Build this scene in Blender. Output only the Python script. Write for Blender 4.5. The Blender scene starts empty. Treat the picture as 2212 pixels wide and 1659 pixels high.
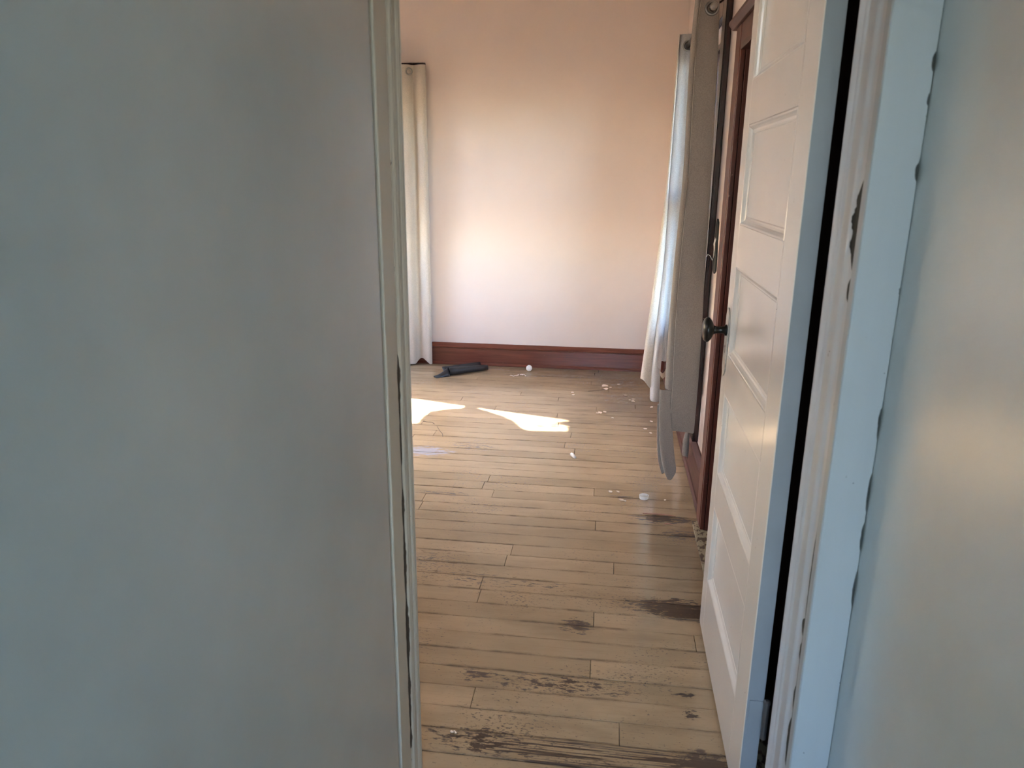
import bpy, bmesh, math, random
from mathutils import Vector, Matrix
random.seed(7)
sc = bpy.context.scene
C = sc.collection

# ------------------------------------------------------------------ camera
cam_d = bpy.data.cameras.new('camera')
cam = bpy.data.objects.new('camera', cam_d)
C.objects.link(cam)
YAW, PITCH, ROLL = .128817, .275651, -.0088966
cy, sy, cp, sp = math.cos(YAW), math.sin(YAW), math.cos(PITCH), math.sin(PITCH)
fw = Vector((-sy*cp, cy*cp, -sp)); rt = Vector((cy, sy, 0)); dn = fw.cross(rt)
c_, s_ = math.cos(ROLL), math.sin(ROLL)
rt2 = c_*rt + s_*dn; dn2 = -s_*rt + c_*dn
M = Matrix((rt2, -dn2, -fw)).transposed().to_4x4()
M.translation = Vector((0, 0, 1.38))
cam.matrix_world = M
cam_d.sensor_fit = 'HORIZONTAL'; cam_d.sensor_width = 36
cam_d.lens = 36*1590.6/2212
cam_d.clip_start = .01
cam_d.dof.use_dof = True; cam_d.dof.focus_distance = 3.4; cam_d.dof.aperture_fstop = 6.5
sc.camera = cam

# ------------------------------------------------------------------ world, sun, exposure
world = bpy.data.worlds.new('sky'); sc.world = world; world.use_nodes = True
wn = world.node_tree.nodes; wl = world.node_tree.links
sky = wn.new('ShaderNodeTexSky'); sky.sky_type = 'NISHITA'; sky.sun_disc = False
sky.sun_elevation = math.radians(40); sky.sun_rotation = math.radians(-74)
sky.air_density = 1.0; sky.dust_density = 1.5; sky.ozone_density = 1.0
wl.new(sky.outputs[0], wn['Background'].inputs[0])
wn['Background'].inputs[1].default_value = 5.3

SUN_U = Vector((.961, -.276)); TE = .85
sun_d = bpy.data.lights.new('sun', 'SUN'); sun_d.energy = 71; sun_d.color = (1, .955, .875); sun_d.angle = math.radians(.6)
sun = bpy.data.objects.new('sun', sun_d); C.objects.link(sun)
sdir = Vector((SUN_U.x, SUN_U.y, -TE)).normalized()
sun.rotation_euler = sdir.to_track_quat('-Z', 'Y').to_euler()
sun.location = (-6, 6, 6)

def portal(name, loc, rot, sx, sy):
    d = bpy.data.lights.new(name, 'AREA'); d.shape = 'RECTANGLE'; d.size = sx; d.size_y = sy
    d.cycles.is_portal = True
    o = bpy.data.objects.new(name, d); C.objects.link(o); o.location = loc; o.rotation_euler = rot
    return o
H2 = math.pi/2
portal('sky_portal', (.60, 3.82, 1.28), (0, H2, 0), 1.5, .85)       # right bedroom window
portal('sky_portal', (-2.64, 4.18, 1.53), (0, -H2, 0), 1.4, 1.28)
portal('sky_portal', (-2.64, 1.62, 2.09), (0, -H2, 0), .68, .30)  # for the added bounce window
portal('sky_portal', (0, -3.55, 1.48), (H2, 0, 0), 2.3, 1.75)

cy_ = sc.cycles
cy_.use_adaptive_sampling = True; cy_.adaptive_threshold = .25; cy_.adaptive_min_samples = 12; cy_.max_bounces = 5; cy_.diffuse_bounces = 4; cy_.glossy_bounces = 3; cy_.transmission_bounces = 2; cy_.transparent_max_bounces = 6
cy_.caustics_reflective = False; cy_.caustics_refractive = False

vs = sc.view_settings
vs.view_transform = 'Standard'; vs.look = 'None'; vs.exposure = 0.08; vs.gamma = 1.0
vs.use_curve_mapping = False

# ------------------------------------------------------------------ material helpers
class NT:
    def __init__(s, name):
        s.m = bpy.data.materials.new(name); s.m.use_nodes = True
        s.t = s.m.node_tree; s.n = s.t.nodes; s.b = s.n['Principled BSDF']
    def new(s, typ, **kw):
        n = s.n.new(typ)
        for k, v in kw.items(): setattr(n, k, v)
        return n
    def l(s, a, b): s.t.links.new(a, b)
    def val(s, sock, v):
        if hasattr(v, 'is_linked') or isinstance(v, bpy.types.NodeSocket): s.l(v, sock)
        else: sock.default_value = v
    def math(s, op, a, b=0.0, c=0.0, clamp=False):
        n = s.new('ShaderNodeMath', operation=op); n.use_clamp = clamp
        s.val(n.inputs[0], a); s.val(n.inputs[1], b); s.val(n.inputs[2], c)
        return n.outputs[0]
    def pos(s): return s.new('ShaderNodeNewGeometry').outputs['Position']
    def obj(s): return s.new('ShaderNodeTexCoord').outputs['Object']
    def mapping(s, v, scale=(1, 1, 1), loc=(0, 0, 0)):
        n = s.new('ShaderNodeMapping'); s.l(v, n.inputs[0])
        n.inputs['Scale'].default_value = scale; n.inputs['Location'].default_value = loc
        return n.outputs[0]
    def noise(s, v, scale=5, detail=4, rough=.55, dist=0):
        n = s.new('ShaderNodeTexNoise'); s.l(v, n.inputs['Vector'])
        n.inputs['Scale'].default_value = scale; n.inputs['Detail'].default_value = detail
        n.inputs['Roughness'].default_value = rough; n.inputs['Distortion'].default_value = dist
        return n.outputs[0]
    def ramp(s, v, a, b, lo=0., hi=1.):
        n = s.new('ShaderNodeMapRange'); n.interpolation_type = 'SMOOTHSTEP'
        s.l(v, n.inputs[0]); n.inputs[1].default_value = a; n.inputs[2].default_value = b
        n.inputs[3].default_value = lo; n.inputs[4].default_value = hi
        return n.outputs[0]
    def mix(s, f, a, b, mode='MIX'):
        n = s.new('ShaderNodeMix', data_type='RGBA', blend_type=mode)
        s.val(n.inputs[0], f)
        for i, c in ((6, a), (7, b)):
            if isinstance(c, tuple): n.inputs[i].default_value = (*c, 1)
            else: s.l(c, n.inputs[i])
        return n.outputs[2]
    def xyz(s, v):
        n = s.new('ShaderNodeSeparateXYZ'); s.l(v, n.inputs[0]); return n.outputs
    def bump(s, h, strength=.2, dist=.002):
        n = s.new('ShaderNodeBump'); n.inputs['Strength'].default_value = strength
        n.inputs['Distance'].default_value = dist; s.l(h, n.inputs['Height']); s.l(n.outputs[0], s.b.inputs['Normal'])
    def base(s, c):
        if isinstance(c, tuple): s.b.inputs['Base Color'].default_value = (*c, 1)
        else: s.l(c, s.b.inputs['Base Color'])
    def rough(s, r): s.val(s.b.inputs['Roughness'], r)

def paint(name, col, rough=.4, var=.06, vscale=3, bump=.15, bscale=90, stretch=(1, 1, 1), spec=.5):
    t = NT(name); p = t.pos()
    n = t.noise(p, vscale, 4)
    dark = tuple(c*(1-var*2) for c in col)
    t.base(t.mix(t.ramp(n, .3, .7), dark, col))
    if bump: t.bump(t.noise(t.mapping(p, stretch), bscale, 2), bump, .0015)
    t.rough(rough); t.b.inputs['Specular IOR Level'].default_value = spec
    return t.m

def plain(name, col, rough=.5, metal=0., var=.08, scale=40):
    t = NT(name)
    n = t.noise(t.pos(), scale, 3)
    t.base(t.mix(n, tuple(c*(1-var) for c in col), tuple(min(1, c*(1+var)) for c in col)))
    t.rough(rough); t.b.inputs['Metallic'].default_value = metal
    return t.m

def wood(name, col, dark, rough=.3, axis=2):
    t = NT(name); p = t.pos()
    sc_ = [38, 38, 38]; sc_[axis] = 2.2
    n = t.noise(t.mapping(p, tuple(sc_)), 1.6, 6, .6, .4)
    c = t.mix(t.ramp(n, .3, .72), dark, col)
    # small worn nicks
    nk = t.noise(p, 55, 2)
    c2 = t.mix(t.ramp(nk, .74, .78), c, (.30, .16, .10))
    t.base(c2); t.rough(rough); t.bump(n, .12, .001)
    return t.m

MAT = {}
MAT['pink'] = paint('pink_plaster', (.82, .69, .625), .55, .025, 1.6, 0)
MAT['hall'] = paint('blue_grey_wall_paint', (.49, .54, .535), .40, .04, 5, .30, 16, spec=.95)
_hb = MAT['hall'].node_tree.nodes['Principled BSDF']; _hb.inputs['Coat Weight'].default_value = 1.0; _hb.inputs['Coat Roughness'].default_value = .26; _hb.inputs['Coat IOR'].default_value = 1.65
MAT['rear'] = paint('rear_room_white', (.74, .76, .76), .6, bump=0)
MAT['ceil'] = paint('ceiling_white', (.86, .84, .80), .7, bump=0)
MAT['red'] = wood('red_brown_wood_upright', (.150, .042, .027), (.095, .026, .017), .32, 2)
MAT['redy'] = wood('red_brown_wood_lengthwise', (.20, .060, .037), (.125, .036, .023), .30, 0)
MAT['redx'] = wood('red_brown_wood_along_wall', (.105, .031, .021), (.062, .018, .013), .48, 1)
MAT['darkwood'] = wood('dark_window_wood', (.040, .012, .010), (.018, .006, .006), .25, 2)
MAT['sash'] = paint('cream_sash_paint', (.72, .69, .62), .4, bump=0)

def door_paint():
    t = NT('white_gloss_door_paint'); p = t.pos()
    n = t.noise(p, 4, 4)
    c = t.mix(n, (.60, .565, .515), (.68, .64, .585))
    k = t.noise(p, 130, 2); k2 = t.noise(p, 9, 2)
    nick = t.math('MULTIPLY', t.ramp(k, .735, .75), t.ramp(k2, .5, .6))
    t.base(t.mix(nick, c, (.10, .075, .06)))
    b = t.noise(t.mapping(p, (1, 14, 1)), 40, 2)
    t.bump(b, .06, .001); t.rough(.20)
    return t.m
MAT['door'] = door_paint()
MAT['edge'] = paint('blue_grey_door_edge_paint', (.27, .285, .31), .32, .05, 8, .2, 60)

CHL = ((1.0, .06, .009), (.945, .03, .007), (.88, .06, .007), (.74, .05, .009), (.62, .10, .009), (.45, .10, .011), (.30, .10, .009), (.19, .03, .009), (.6, .5, .0035))
CHR = ((1.31, .07, .022), (1.21, .02, .010), (.70, .10, .006), (.60, .02, .014), (.55, .02, .010), (.45, .03, .010), (.36, .05, .015), (.315, .02, .010), (.55, .30, .003))
CHC = ((1.54, .015, .005), (1.49, .01, .004), (1.39, .015, .005), (1.0, .03, .004), (.88, .04, .004), (.80, .03, .004), (.70, .04, .004))
def chipped_trim(name, col, line_axis, line_at, width, under=(.055, .035, .022), chips=(), base_w=.3):
    """old gloss trim paint; along one joint the paint has flaked off the brown wood.
    chips: (height, half length, width) of the larger flakes"""
    t = NT(name); p = t.pos(); x = t.xyz(p)
    n = t.noise(t.mapping(p, (30, 30, 2)), 1.5, 3)
    c = t.mix(n, tuple(v*.93 for v in col), col)
    d = t.math('ABSOLUTE', t.math('SUBTRACT', x[line_axis], line_at))
    zn2 = t.noise(t.mapping(p, (0, 0, 1)), 26, 3, .6)
    w = t.math('MULTIPLY', t.ramp(zn2, .50, .72), width*base_w)
    for zc, hh, cw in chips:
        q = t.math('SUBTRACT', 1.0, t.math('POWER', t.math('ABSOLUTE', t.math('DIVIDE', t.math('SUBTRACT', x[2], zc), hh)), 3.0), clamp=True)
        w = t.math('MAXIMUM', w, t.math('MULTIPLY', q, cw))
    w = t.math('MULTIPLY', w, t.math('ADD', t.math('MULTIPLY', zn2, 1.4), .3))
    m = t.ramp(t.math('SUBTRACT', w, d), -.0004, .0006)
    nick = t.ramp(t.noise(p, 60, 2), .765, .785)
    t.base(t.mix(t.math('MAXIMUM', m, nick), c, under)); t.rough(t.ramp(m, 0, 1, .36, .8))
    t.bump(t.noise(t.mapping(p, (60, 60, 1.5)), 1.5, 2), .12, .0015)
    return t.m
MAT['trimL'] = chipped_trim('cream_trim_paint_flaking', (.60, .535, .44), 1, 1.3035, .012, chips=CHL)
MAT['trimR'] = chipped_trim('pale_trim_paint_flaking', (.54, .56, .60), 1, 1.2165, .012, (.016, .015, .012), CHR, .15)
MAT['casR'] = chipped_trim('pale_blue_casing_paint', (.42, .455, .485), 0, .4435, .005, (.035, .04, .04), CHC, .7)

def fabric(name, col, rough=.9):
    t = NT(name); p = t.pos()
    n = t.noise(t.mapping(p, (260, 260, 260)), 1, 2)
    big = t.noise(p, 5, 3)
    c = t.mix(t.ramp(n, .3, .7), tuple(v*.80 for v in col), col)
    c = t.mix(t.ramp(big, .35, .75, 0, .25), c, tuple(v*.75 for v in col))
    t.base(c); t.rough(rough); t.bump(n, .35, .001)
    t.b.inputs['Sheen Weight'].default_value = .15
    return t.m
MAT['taupe'] = fabric('taupe_curtain_cloth', (.29, .245, .212))
MAT['cream'] = fabric('cream_curtain_cloth', (.62, .545, .46))
MAT['lit_cloth'] = fabric('window_lit_curtain_cloth', (.56, .545, .54))  # curtain cloth with the window's sky light painted into its colour
MAT['metal'] = plain('dull_grommet_metal', (.32, .31, .29), .28, 1.0)
MAT['blackmetal'] = plain('black_iron', (.008, .007, .006), .30, 0)
MAT['blackmetal'].node_tree.nodes['Principled BSDF'].inputs['Specular IOR Level'].default_value = .3
MAT['rod'] = plain('dark_rod_metal', (.03, .025, .022), .3, .8)
MAT['platemetal'] = plain('painted_over_lock_plate', (.36, .33, .29), .35, .2, .5, 160)
MAT['hinge'] = plain('dull_steel_hinge', (.16, .16, .17), .4, .8)
MAT['rubber'] = plain('black_vinyl_sheet', (.020, .021, .024), .42, 0, .3)
MAT['whiteplastic'] = plain('white_plastic', (.82, .80, .77), .35)
MAT['paintchip'] = plain('pale_paint_flake', (.78, .66, .54), .7, 0, .15, 80)
MAT['splinter'] = plain('bare_wood_splinter', (.42, .21, .13), .6, 0, .25)
MAT['twig'] = plain('dry_brown_twig', (.09, .055, .035), .7)
MAT['under'] = plain('dark_subfloor', (.022, .015, .011), .9)
MAT['string'] = plain('tan_thread', (.42, .30, .19), .8)
MAT['peel'] = plain('torn_white_paper', (.62, .58, .53), .7)
MAT['closet'] = plain('closet_door_gap_shade', (.020, .011, .009), .9)  # matte near-black paints the shade of the gap behind the open door
MAT['closet'].node_tree.nodes['Principled BSDF'].inputs['Specular IOR Level'].default_value = .05
MAT['hole'] = plain('black_box_plastic', (.012, .013, .012), .6)

def glass():
    m = bpy.data.materials.new('window_glass'); m.use_nodes = True
    n = m.node_tree.nodes; l = m.node_tree.links; n.clear()
    o = n.new('ShaderNodeOutputMaterial'); mx = n.new('ShaderNodeMixShader')
    tr = n.new('ShaderNodeBsdfTransparent'); gl = n.new('ShaderNodeBsdfGlossy'); gl.inputs['Roughness'].default_value = .02
    ns = n.new('ShaderNodeTexNoise'); ns.inputs['Scale'].default_value = 6
    mr = n.new('ShaderNodeMapRange'); mr.inputs[3].default_value = .03; mr.inputs[4].default_value = .08
    l.new(ns.outputs[0], mr.inputs[0]); l.new(mr.outputs[0], mx.inputs[0])
    l.new(tr.outputs[0], mx.inputs[1]); l.new(gl.outputs[0], mx.inputs[2]); l.new(mx.outputs[0], o.inputs[0])
    return m
MAT['glass'] = glass()

def floor_paint():
    t = NT('worn_tan_floor_paint'); p = t.pos(); x = t.xyz(p)
    oi = t.new('ShaderNodeObjectInfo')
    # each board a little different
    cA = t.mix(oi.outputs['Random'], (.41, .297, .180), (.51, .370, .226))
    g = t.noise(t.mapping(p, (1.2, 3.5, 1)), 2.2, 5, .6)
    c = t.mix(t.ramp(g, .38, .78, 0, .55), cA, (.26, .185, .110))
    gr = t.noise(t.mapping(p, (4, 160, 1)), 1.2, 4, .6)
    c = t.mix(t.ramp(gr, .5, .8, 0, .28), c, (.22, .15, .10))
    # worn places: (x, y, radius x, radius y, amount)
    spots = [(.26, 2.215, .21, .065, .50), (.31, 2.165, .16, .04, .34), (.27, 2.875, .17, .055, .46), (.34, 2.74, .16, .055, .26),
             (.28, 1.530, .11, .055, .46), (-.053, 2.06, .065, .055, .42), (-.10, 1.77, .30, .055, .24),
             (-.33, 1.78, .07, .035, .26), (-.28, 1.53, .22, .07, .24), (.0, 1.49, .35, .03, .12),
             (-.62, 2.42, .26, .10, .10), (-.42, 2.30, .34, .10, .10), (-.70, 3.0, .22, .035, .20), (-.66, 3.60, .18, .09, .19),
             (-.15, 2.28, .2, .06, .08), (.12, 3.07, .12, .04, .20), (.12, 4.62, .22, .16, .19), (.15, 4.95, .22, .16, .18),
             (-.35, 5.10, .5, .10, .13), (-.9, 5.22, .4, .06, .18), (.38, 1.62, .05, .05, .2), (.25, 1.78, .05, .02, .26), (.27, 1.70, .03, .03, .28)]
    acc = None
    for cx, cy_, rx, ry, a in spots:
        vm = t.new('ShaderNodeVectorMath', operation='MULTIPLY_ADD'); t.l(p, vm.inputs[0])
        vm.inputs[1].default_value = (1/rx, 1/ry, 0); vm.inputs[2].default_value = (-cx/rx, -cy_/ry, 0)
        ln = t.new('ShaderNodeVectorMath', operation='LENGTH'); t.l(vm.outputs[0], ln.inputs[0])
        v = t.math('SUBTRACT', 1.0, ln.outputs['Value'], clamp=True)
        acc = t.math('MULTIPLY_ADD', v, a, 0.0 if acc is None else acc)
    # flaked paint: noise pushed over the threshold by the worn places
    n1 = t.noise(t.mapping(p, (17, 56, 1)), 1.4, 6, .72)
    m1 = t.ramp(t.math('MULTIPLY_ADD', acc, .95, t.math('MULTIPLY_ADD', n1, 1.7, -.35)), .655, .72)
    m1 = t.math('MULTIPLY', m1, t.ramp(acc, .015, .09))
    # scattered nicks and scratches
    n2 = t.noise(t.mapping(p, (62, 118, 1)), 1.2, 4, .70)
    dens = t.noise(t.mapping(p, (1.5, 2.5, 1)), 1.7, 3)
    m2 = t.ramp(t.math('ADD', n2, t.math('MULTIPLY', t.math('ADD', t.math('SUBTRACT', dens, .5), t.math('MULTIPLY', acc, .5)), .40)), .622, .662)
    n3 = t.noise(t.mapping(p, (9, 150, 1)), 1.5, 4, .6)
    m3 = t.ramp(t.math('ADD', n3, t.math('MULTIPLY', acc, .5)), .76, .80)
    # trodden dirty by the curtains and far wall; lost reflection painted dark at right
    dirt_shade = None
    for cx, cy_, rx, ry, a in ((.25, 4.45, .65, .95, .75), (.0, 5.25, 1.3, .40, .60), (.42, 2.5, .32, 1.0, .35), (.1, 1.45, .8, .35, .35)):  # right-hand strip is painted shade; last entry only darkens the nearest boards
        vm = t.new('ShaderNodeVectorMath', operation='MULTIPLY_ADD'); t.l(p, vm.inputs[0])
        vm.inputs[1].default_value = (1/rx, 1/ry, 0); vm.inputs[2].default_value = (-cx/rx, -cy_/ry, 0)
        ln = t.new('ShaderNodeVectorMath', operation='LENGTH'); t.l(vm.outputs[0], ln.inputs[0])
        dirt_shade = t.math('MULTIPLY_ADD', t.math('SUBTRACT', 1.0, ln.outputs['Value'], clamp=True), a, 0.0 if dirt_shade is None else dirt_shade)
    c = t.mix(t.math('MULTIPLY', t.ramp(t.math('MULTIPLY_ADD', g, .5, dirt_shade), .30, .95), .75), c, (.150, .098, .055))
    # grime gathered along the seams
    fr = t.math('FRACT', t.math('DIVIDE', t.math('SUBTRACT', x[1], 1.4775), .08368))
    sd = t.math('ABSOLUTE', t.math('SUBTRACT', fr, .5))
    sg = t.noise(t.mapping(p, (5, 14, 1)), 1.6, 5, .65)
    grime = t.math('MULTIPLY', t.ramp(sd, .36, .5), t.ramp(t.math('ADD', sg, acc), .42, .68))
    c = t.mix(t.math('MULTIPLY', grime, .66), c, (.12, .085, .060))
    # deep open grain on the nearest boards
    gm = t.new('ShaderNodeVectorMath', operation='MULTIPLY_ADD'); t.l(p, gm.inputs[0]); gm.inputs[1].default_value = (1/.42, 1/.07, 0); gm.inputs[2].default_value = (-.02/.42, -1.515/.07, 0)
    gl = t.new('ShaderNodeVectorMath', operation='LENGTH'); t.l(gm.outputs[0], gl.inputs[0])
    gz = t.math('SUBTRACT', 1.0, gl.outputs['Value'], clamp=True)
    n3b = t.noise(t.mapping(p, (2.5, 150, 1)), 1.3, 3, .6, .3)
    m4 = t.ramp(t.math('ADD', n3b, t.math('MULTIPLY', t.ramp(gz, 0, .5), .16)), .66, .70)
    m4 = t.math('MULTIPLY', m4, t.ramp(gz, 0, .3))
    m = t.math('MAXIMUM', t.math('MAXIMUM', t.math('MAXIMUM', m1, m4), t.math('MULTIPLY', m2, .85)), t.math('MULTIPLY', m3, .8))
    wn_ = t.noise(t.mapping(p, (8, 90, 1)), 1.5, 4)
    bare = t.mix(wn_, (.040, .024, .016), (.12, .072, .045))
    c = t.mix(m, c, bare)
    # a smear of lilac and blue-grey paint
    dx = t.math('DIVIDE', t.math('SUBTRACT', x[0], -.92), .20); dy = t.math('DIVIDE', t.math('SUBTRACT', x[1], 3.50), .085)
    d = t.math('SQRT', t.math('ADD', t.math('MULTIPLY', dx, dx), t.math('MULTIPLY', dy, dy)))
    sm = t.math('MULTIPLY', t.math('SUBTRACT', 1.0, d, clamp=True), 1.0)
    n5 = t.noise(t.mapping(p, (9, 26, 1)), 2, 6, .65)
    smk = t.ramp(t.math('ADD', t.math('MULTIPLY', sm, .30), n5), .52, .70, 0, .85)
    c = t.mix(t.math('MULTIPLY', smk, t.ramp(sm, .0, .35)), c, (.40, .40, .48))
    t.base(c)
    rn = t.noise(t.mapping(p, (2, 6, 1)), 3, 4)
    r = t.math('ADD', t.ramp(rn, .3, .7, .08, .17), t.math('MULTIPLY', m, .25), clamp=True)
    t.rough(r); t.b.inputs['Specular IOR Level'].default_value = .62
    t.bump(gr, .12, .001)
    return t.m
MAT['floor'] = floor_paint()

def threshold_paint():
    t = NT('yellowed_flaking_threshold_paint'); p = t.pos()
    n1 = t.noise(t.mapping(p, (40, 22, 1)), 1.3, 6, .65)
    m = t.ramp(n1, .50, .54)
    t.base(t.mix(m, (.40, .34, .22), (.10, .062, .04))); t.rough(.5); t.bump(n1, -.3, .001)
    return t.m
MAT['threshold'] = threshold_paint()

# ------------------------------------------------------------------ object helpers
def link(name, bm, mat, parent=None, smooth=False, bevel=0, subsurf=0, solid=0, kind=None):
    me = bpy.data.meshes.new(name)
    bmesh.ops.recalc_face_normals(bm, faces=bm.faces[:])
    bm.to_mesh(me); bm.free()
    me.materials.append(MAT[mat] if isinstance(mat, str) else mat)
    o = bpy.data.objects.new(name, me); C.objects.link(o)
    if smooth:
        for f in me.polygons: f.use_smooth = True
    if solid:
        md = o.modifiers.new('thickness', 'SOLIDIFY'); md.thickness = solid; md.offset = 0
    if bevel:
        md = o.modifiers.new('bevel', 'BEVEL'); md.width = bevel; md.segments = 2; md.limit_method = 'ANGLE'
    if subsurf:
        md = o.modifiers.new('smooth', 'SUBSURF'); md.levels = subsurf; md.render_levels = subsurf
    if parent: o.parent = parent
    if kind: o['kind'] = kind
    return o

def box(bm, x0, x1, y0, y1, z0, z1):
    v = [bm.verts.new((x, y, z)) for x in (x0, x1) for y in (y0, y1) for z in (z0, z1)]
    for f in ((0, 1, 3, 2), (4, 6, 7, 5), (0, 4, 5, 1), (2, 3, 7, 6), (0, 2, 6, 4), (1, 5, 7, 3)):
        bm.faces.new([v[i] for i in f])
    return bm

def B(*boxes):
    bm = bmesh.new()
    for b in boxes: box(bm, *b)
    return bm

def prism(pts, z0, z1, axis=2):
    """extrude a closed outline; axis 2: (x, y) along z, axis 0: (y, z) along x, axis 1: (x, z) along y"""
    bm = bmesh.new()
    def P(a, b, c): return {2: (a, b, c), 0: (c, a, b), 1: (a, c, b)}[axis]
    lo = [bm.verts.new(P(a, b, z0)) for a, b in pts]; hi = [bm.verts.new(P(a, b, z1)) for a, b in pts]
    n = len(pts)
    for i in range(n): bm.faces.new((lo[i], lo[(i+1) % n], hi[(i+1) % n], hi[i]))
    bm.faces.new(lo[::-1]); bm.faces.new(hi)
    return bm

def loft(rows):
    bm = bmesh.new()
    g = [[bm.verts.new(p) for p in r] for r in rows]
    for i in range(len(g)-1):
        for j in range(len(g[0])-1):
            bm.faces.new((g[i][j], g[i][j+1], g[i+1][j+1], g[i+1][j]))
    return bm

def tube(pts, r, seg=8, caps=True):
    bm = bmesh.new(); rings = []
    pts = [Vector(p) for p in pts]
    rr = r if isinstance(r, (list, tuple)) else [r]*len(pts)
    for i, p in enumerate(pts):
        d = (pts[min(i+1, len(pts)-1)] - pts[max(i-1, 0)]).normalized()
        a = d.cross(Vector((0, 0, 1)))
        if a.length < 1e-3: a = d.cross(Vector((1, 0, 0)))
        a.normalize(); b = d.cross(a)
        rings.append([bm.verts.new(p + rr[i]*(math.cos(2*math.pi*k/seg)*a + math.sin(2*math.pi*k/seg)*b)) for k in range(seg)])
    for i in range(len(rings)-1):
        for k in range(seg):
            bm.faces.new((rings[i][k], rings[i][(k+1) % seg], rings[i+1][(k+1) % seg], rings[i+1][k]))
    if caps: bm.faces.new(rings[0][::-1]); bm.faces.new(rings[-1])
    return bm

def lathe(profile, origin, axis, seg=24):
    """profile: (distance along axis, radius)"""
    ax = Vector(axis).normalized()
    pts = [Vector(origin) + ax*d for d, r in profile]
    bm = bmesh.new(); rings = []
    a = ax.cross(Vector((0, 0, 1)))
    if a.length < 1e-3: a = Vector((1, 0, 0))
    a.normalize(); b = ax.cross(a)
    for p, (d, r) in zip(pts, profile):
        rings.append([bm.verts.new(p + max(r, 1e-5)*(math.cos(2*math.pi*k/seg)*a + math.sin(2*math.pi*k/seg)*b)) for k in range(seg)])
    for i in range(len(rings)-1):
        for k in range(seg):
            bm.faces.new((rings[i][k], rings[i][(k+1) % seg], rings[i+1][(k+1) % seg], rings[i+1][k]))
    bm.faces.new(rings[0][::-1]); bm.faces.new(rings[-1])
    return bm

def torus(origin, axis, R, r, seg=24, sub=8):
    ax = Vector(axis).normalized(); a = ax.cross(Vector((0, 0, 1))).normalized(); b = ax.cross(a)
    bm = bmesh.new(); g = []
    for i in range(seg):
        t = 2*math.pi*i/seg; d = math.cos(t)*a + math.sin(t)*b
        g.append([bm.verts.new(Vector(origin) + d*(R + r*math.cos(2*math.pi*k/sub)) + ax*(r*math.sin(2*math.pi*k/sub))) for k in range(sub)])
    for i in range(seg):
        for k in range(sub):
            bm.faces.new((g[i][k], g[(i+1) % seg][k], g[(i+1) % seg][(k+1) % sub], g[i][(k+1) % sub]))
    return bm

def empty(name, loc=(0, 0, 0)):
    o = bpy.data.objects.new(name, None); C.objects.link(o); o.location = loc
    o.empty_display_size = .05
    return o

def attach(o, root):
    o.parent = root; o.matrix_parent_inverse = Matrix.Translation(-root.location)
    return o

def tag(o, label, cat, group=None, kind=None):
    o['label'] = label; o['category'] = cat
    if group: o['group'] = group
    if kind: o['kind'] = kind
    return o

# ------------------------------------------------------------------ the setting
ZC = 2.62
XL, XR = -2.5, .445          # bedroom left and right wall faces
YD0, YD1 = 1.215, 1.385      # wall with the doorway
YF = 5.33                    # far wall face
HXL, HXR = -.3868, .4435      # hall walls
YH, YB = -.28, -3.4     # hall mouth, back wall of the room behind the viewer
RX = 1.9

S = 'structure'
tag(link('wall_left', B((HXL-.10, HXL, YH, YD0, 0, ZC)), 'hall'), 'grey-green painted hallway wall left of the doorway', 'wall', kind=S)
tag(link('wall_right', B((HXR, HXR+.15, YH, 1.206, 0, ZC)), 'hall'), 'blue-grey painted hallway wall right of the doorway', 'wall', kind=S)
tag(link('wall_back', B((-RX, -1.15, YB-.12, YB, 0, ZC), (1.15, RX, YB-.12, YB, 0, ZC), (-1.15, 1.15, YB-.12, YB, 0, .6), (-1.15, 1.15, YB-.12, YB, 2.35, ZC)), 'rear'),
    'end wall with a wide window behind the viewer', 'wall', kind=S)
tag(link('wall_back_left', B((-RX-.12, -RX, YB-.12, YH, 0, ZC), (-RX-.12, HXL-.1005, YH, YH+.1, 0, ZC)), 'rear'), 'side wall of the room behind the viewer, left', 'wall', kind=S)
tag(link('wall_back_right', B((RX, RX+.12, YB-.12, YH, 0, ZC), (HXR+.1505, RX+.12, YH, YH+.1, 0, ZC)), 'rear'), 'side wall of the room behind the viewer, right', 'wall', kind=S)
tag(link('wall_front', B((XL, -.405, YD0, YD1, 0, ZC), (.405, .595, 1.206, YD1, 0, ZC), (-.405, .405, YD0, YD1, 2.02, ZC)), 'pink'),
    'partition wall holding the open doorway', 'wall', kind=S)
tag(link('wall_far', B((XL-.15, XR+.15, YF, YF+.12, 0, ZC)), 'pink'), 'pale pink bedroom wall facing the doorway', 'wall', kind=S)
# right bedroom wall: closet opening 1.50-2.81, window opening 3.41-4.22
tag(link('wall_right_bedroom', B((XR, XR+.15, YD1, 1.41, 0, ZC), (XR, XR+.15, 1.41, 2.82, 1.82, ZC), (XR, XR+.15, 2.82, 3.41, 0, ZC),
    (XR, XR+.15, 3.41, 4.22, 0, .55), (XR, XR+.15, 3.41, 4.22, 2.02, ZC), (XR, XR+.15, 4.22, YF, 0, ZC)), 'pink'),
    'pale bedroom wall on the right behind the curtains', 'wall', kind=S)
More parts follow.
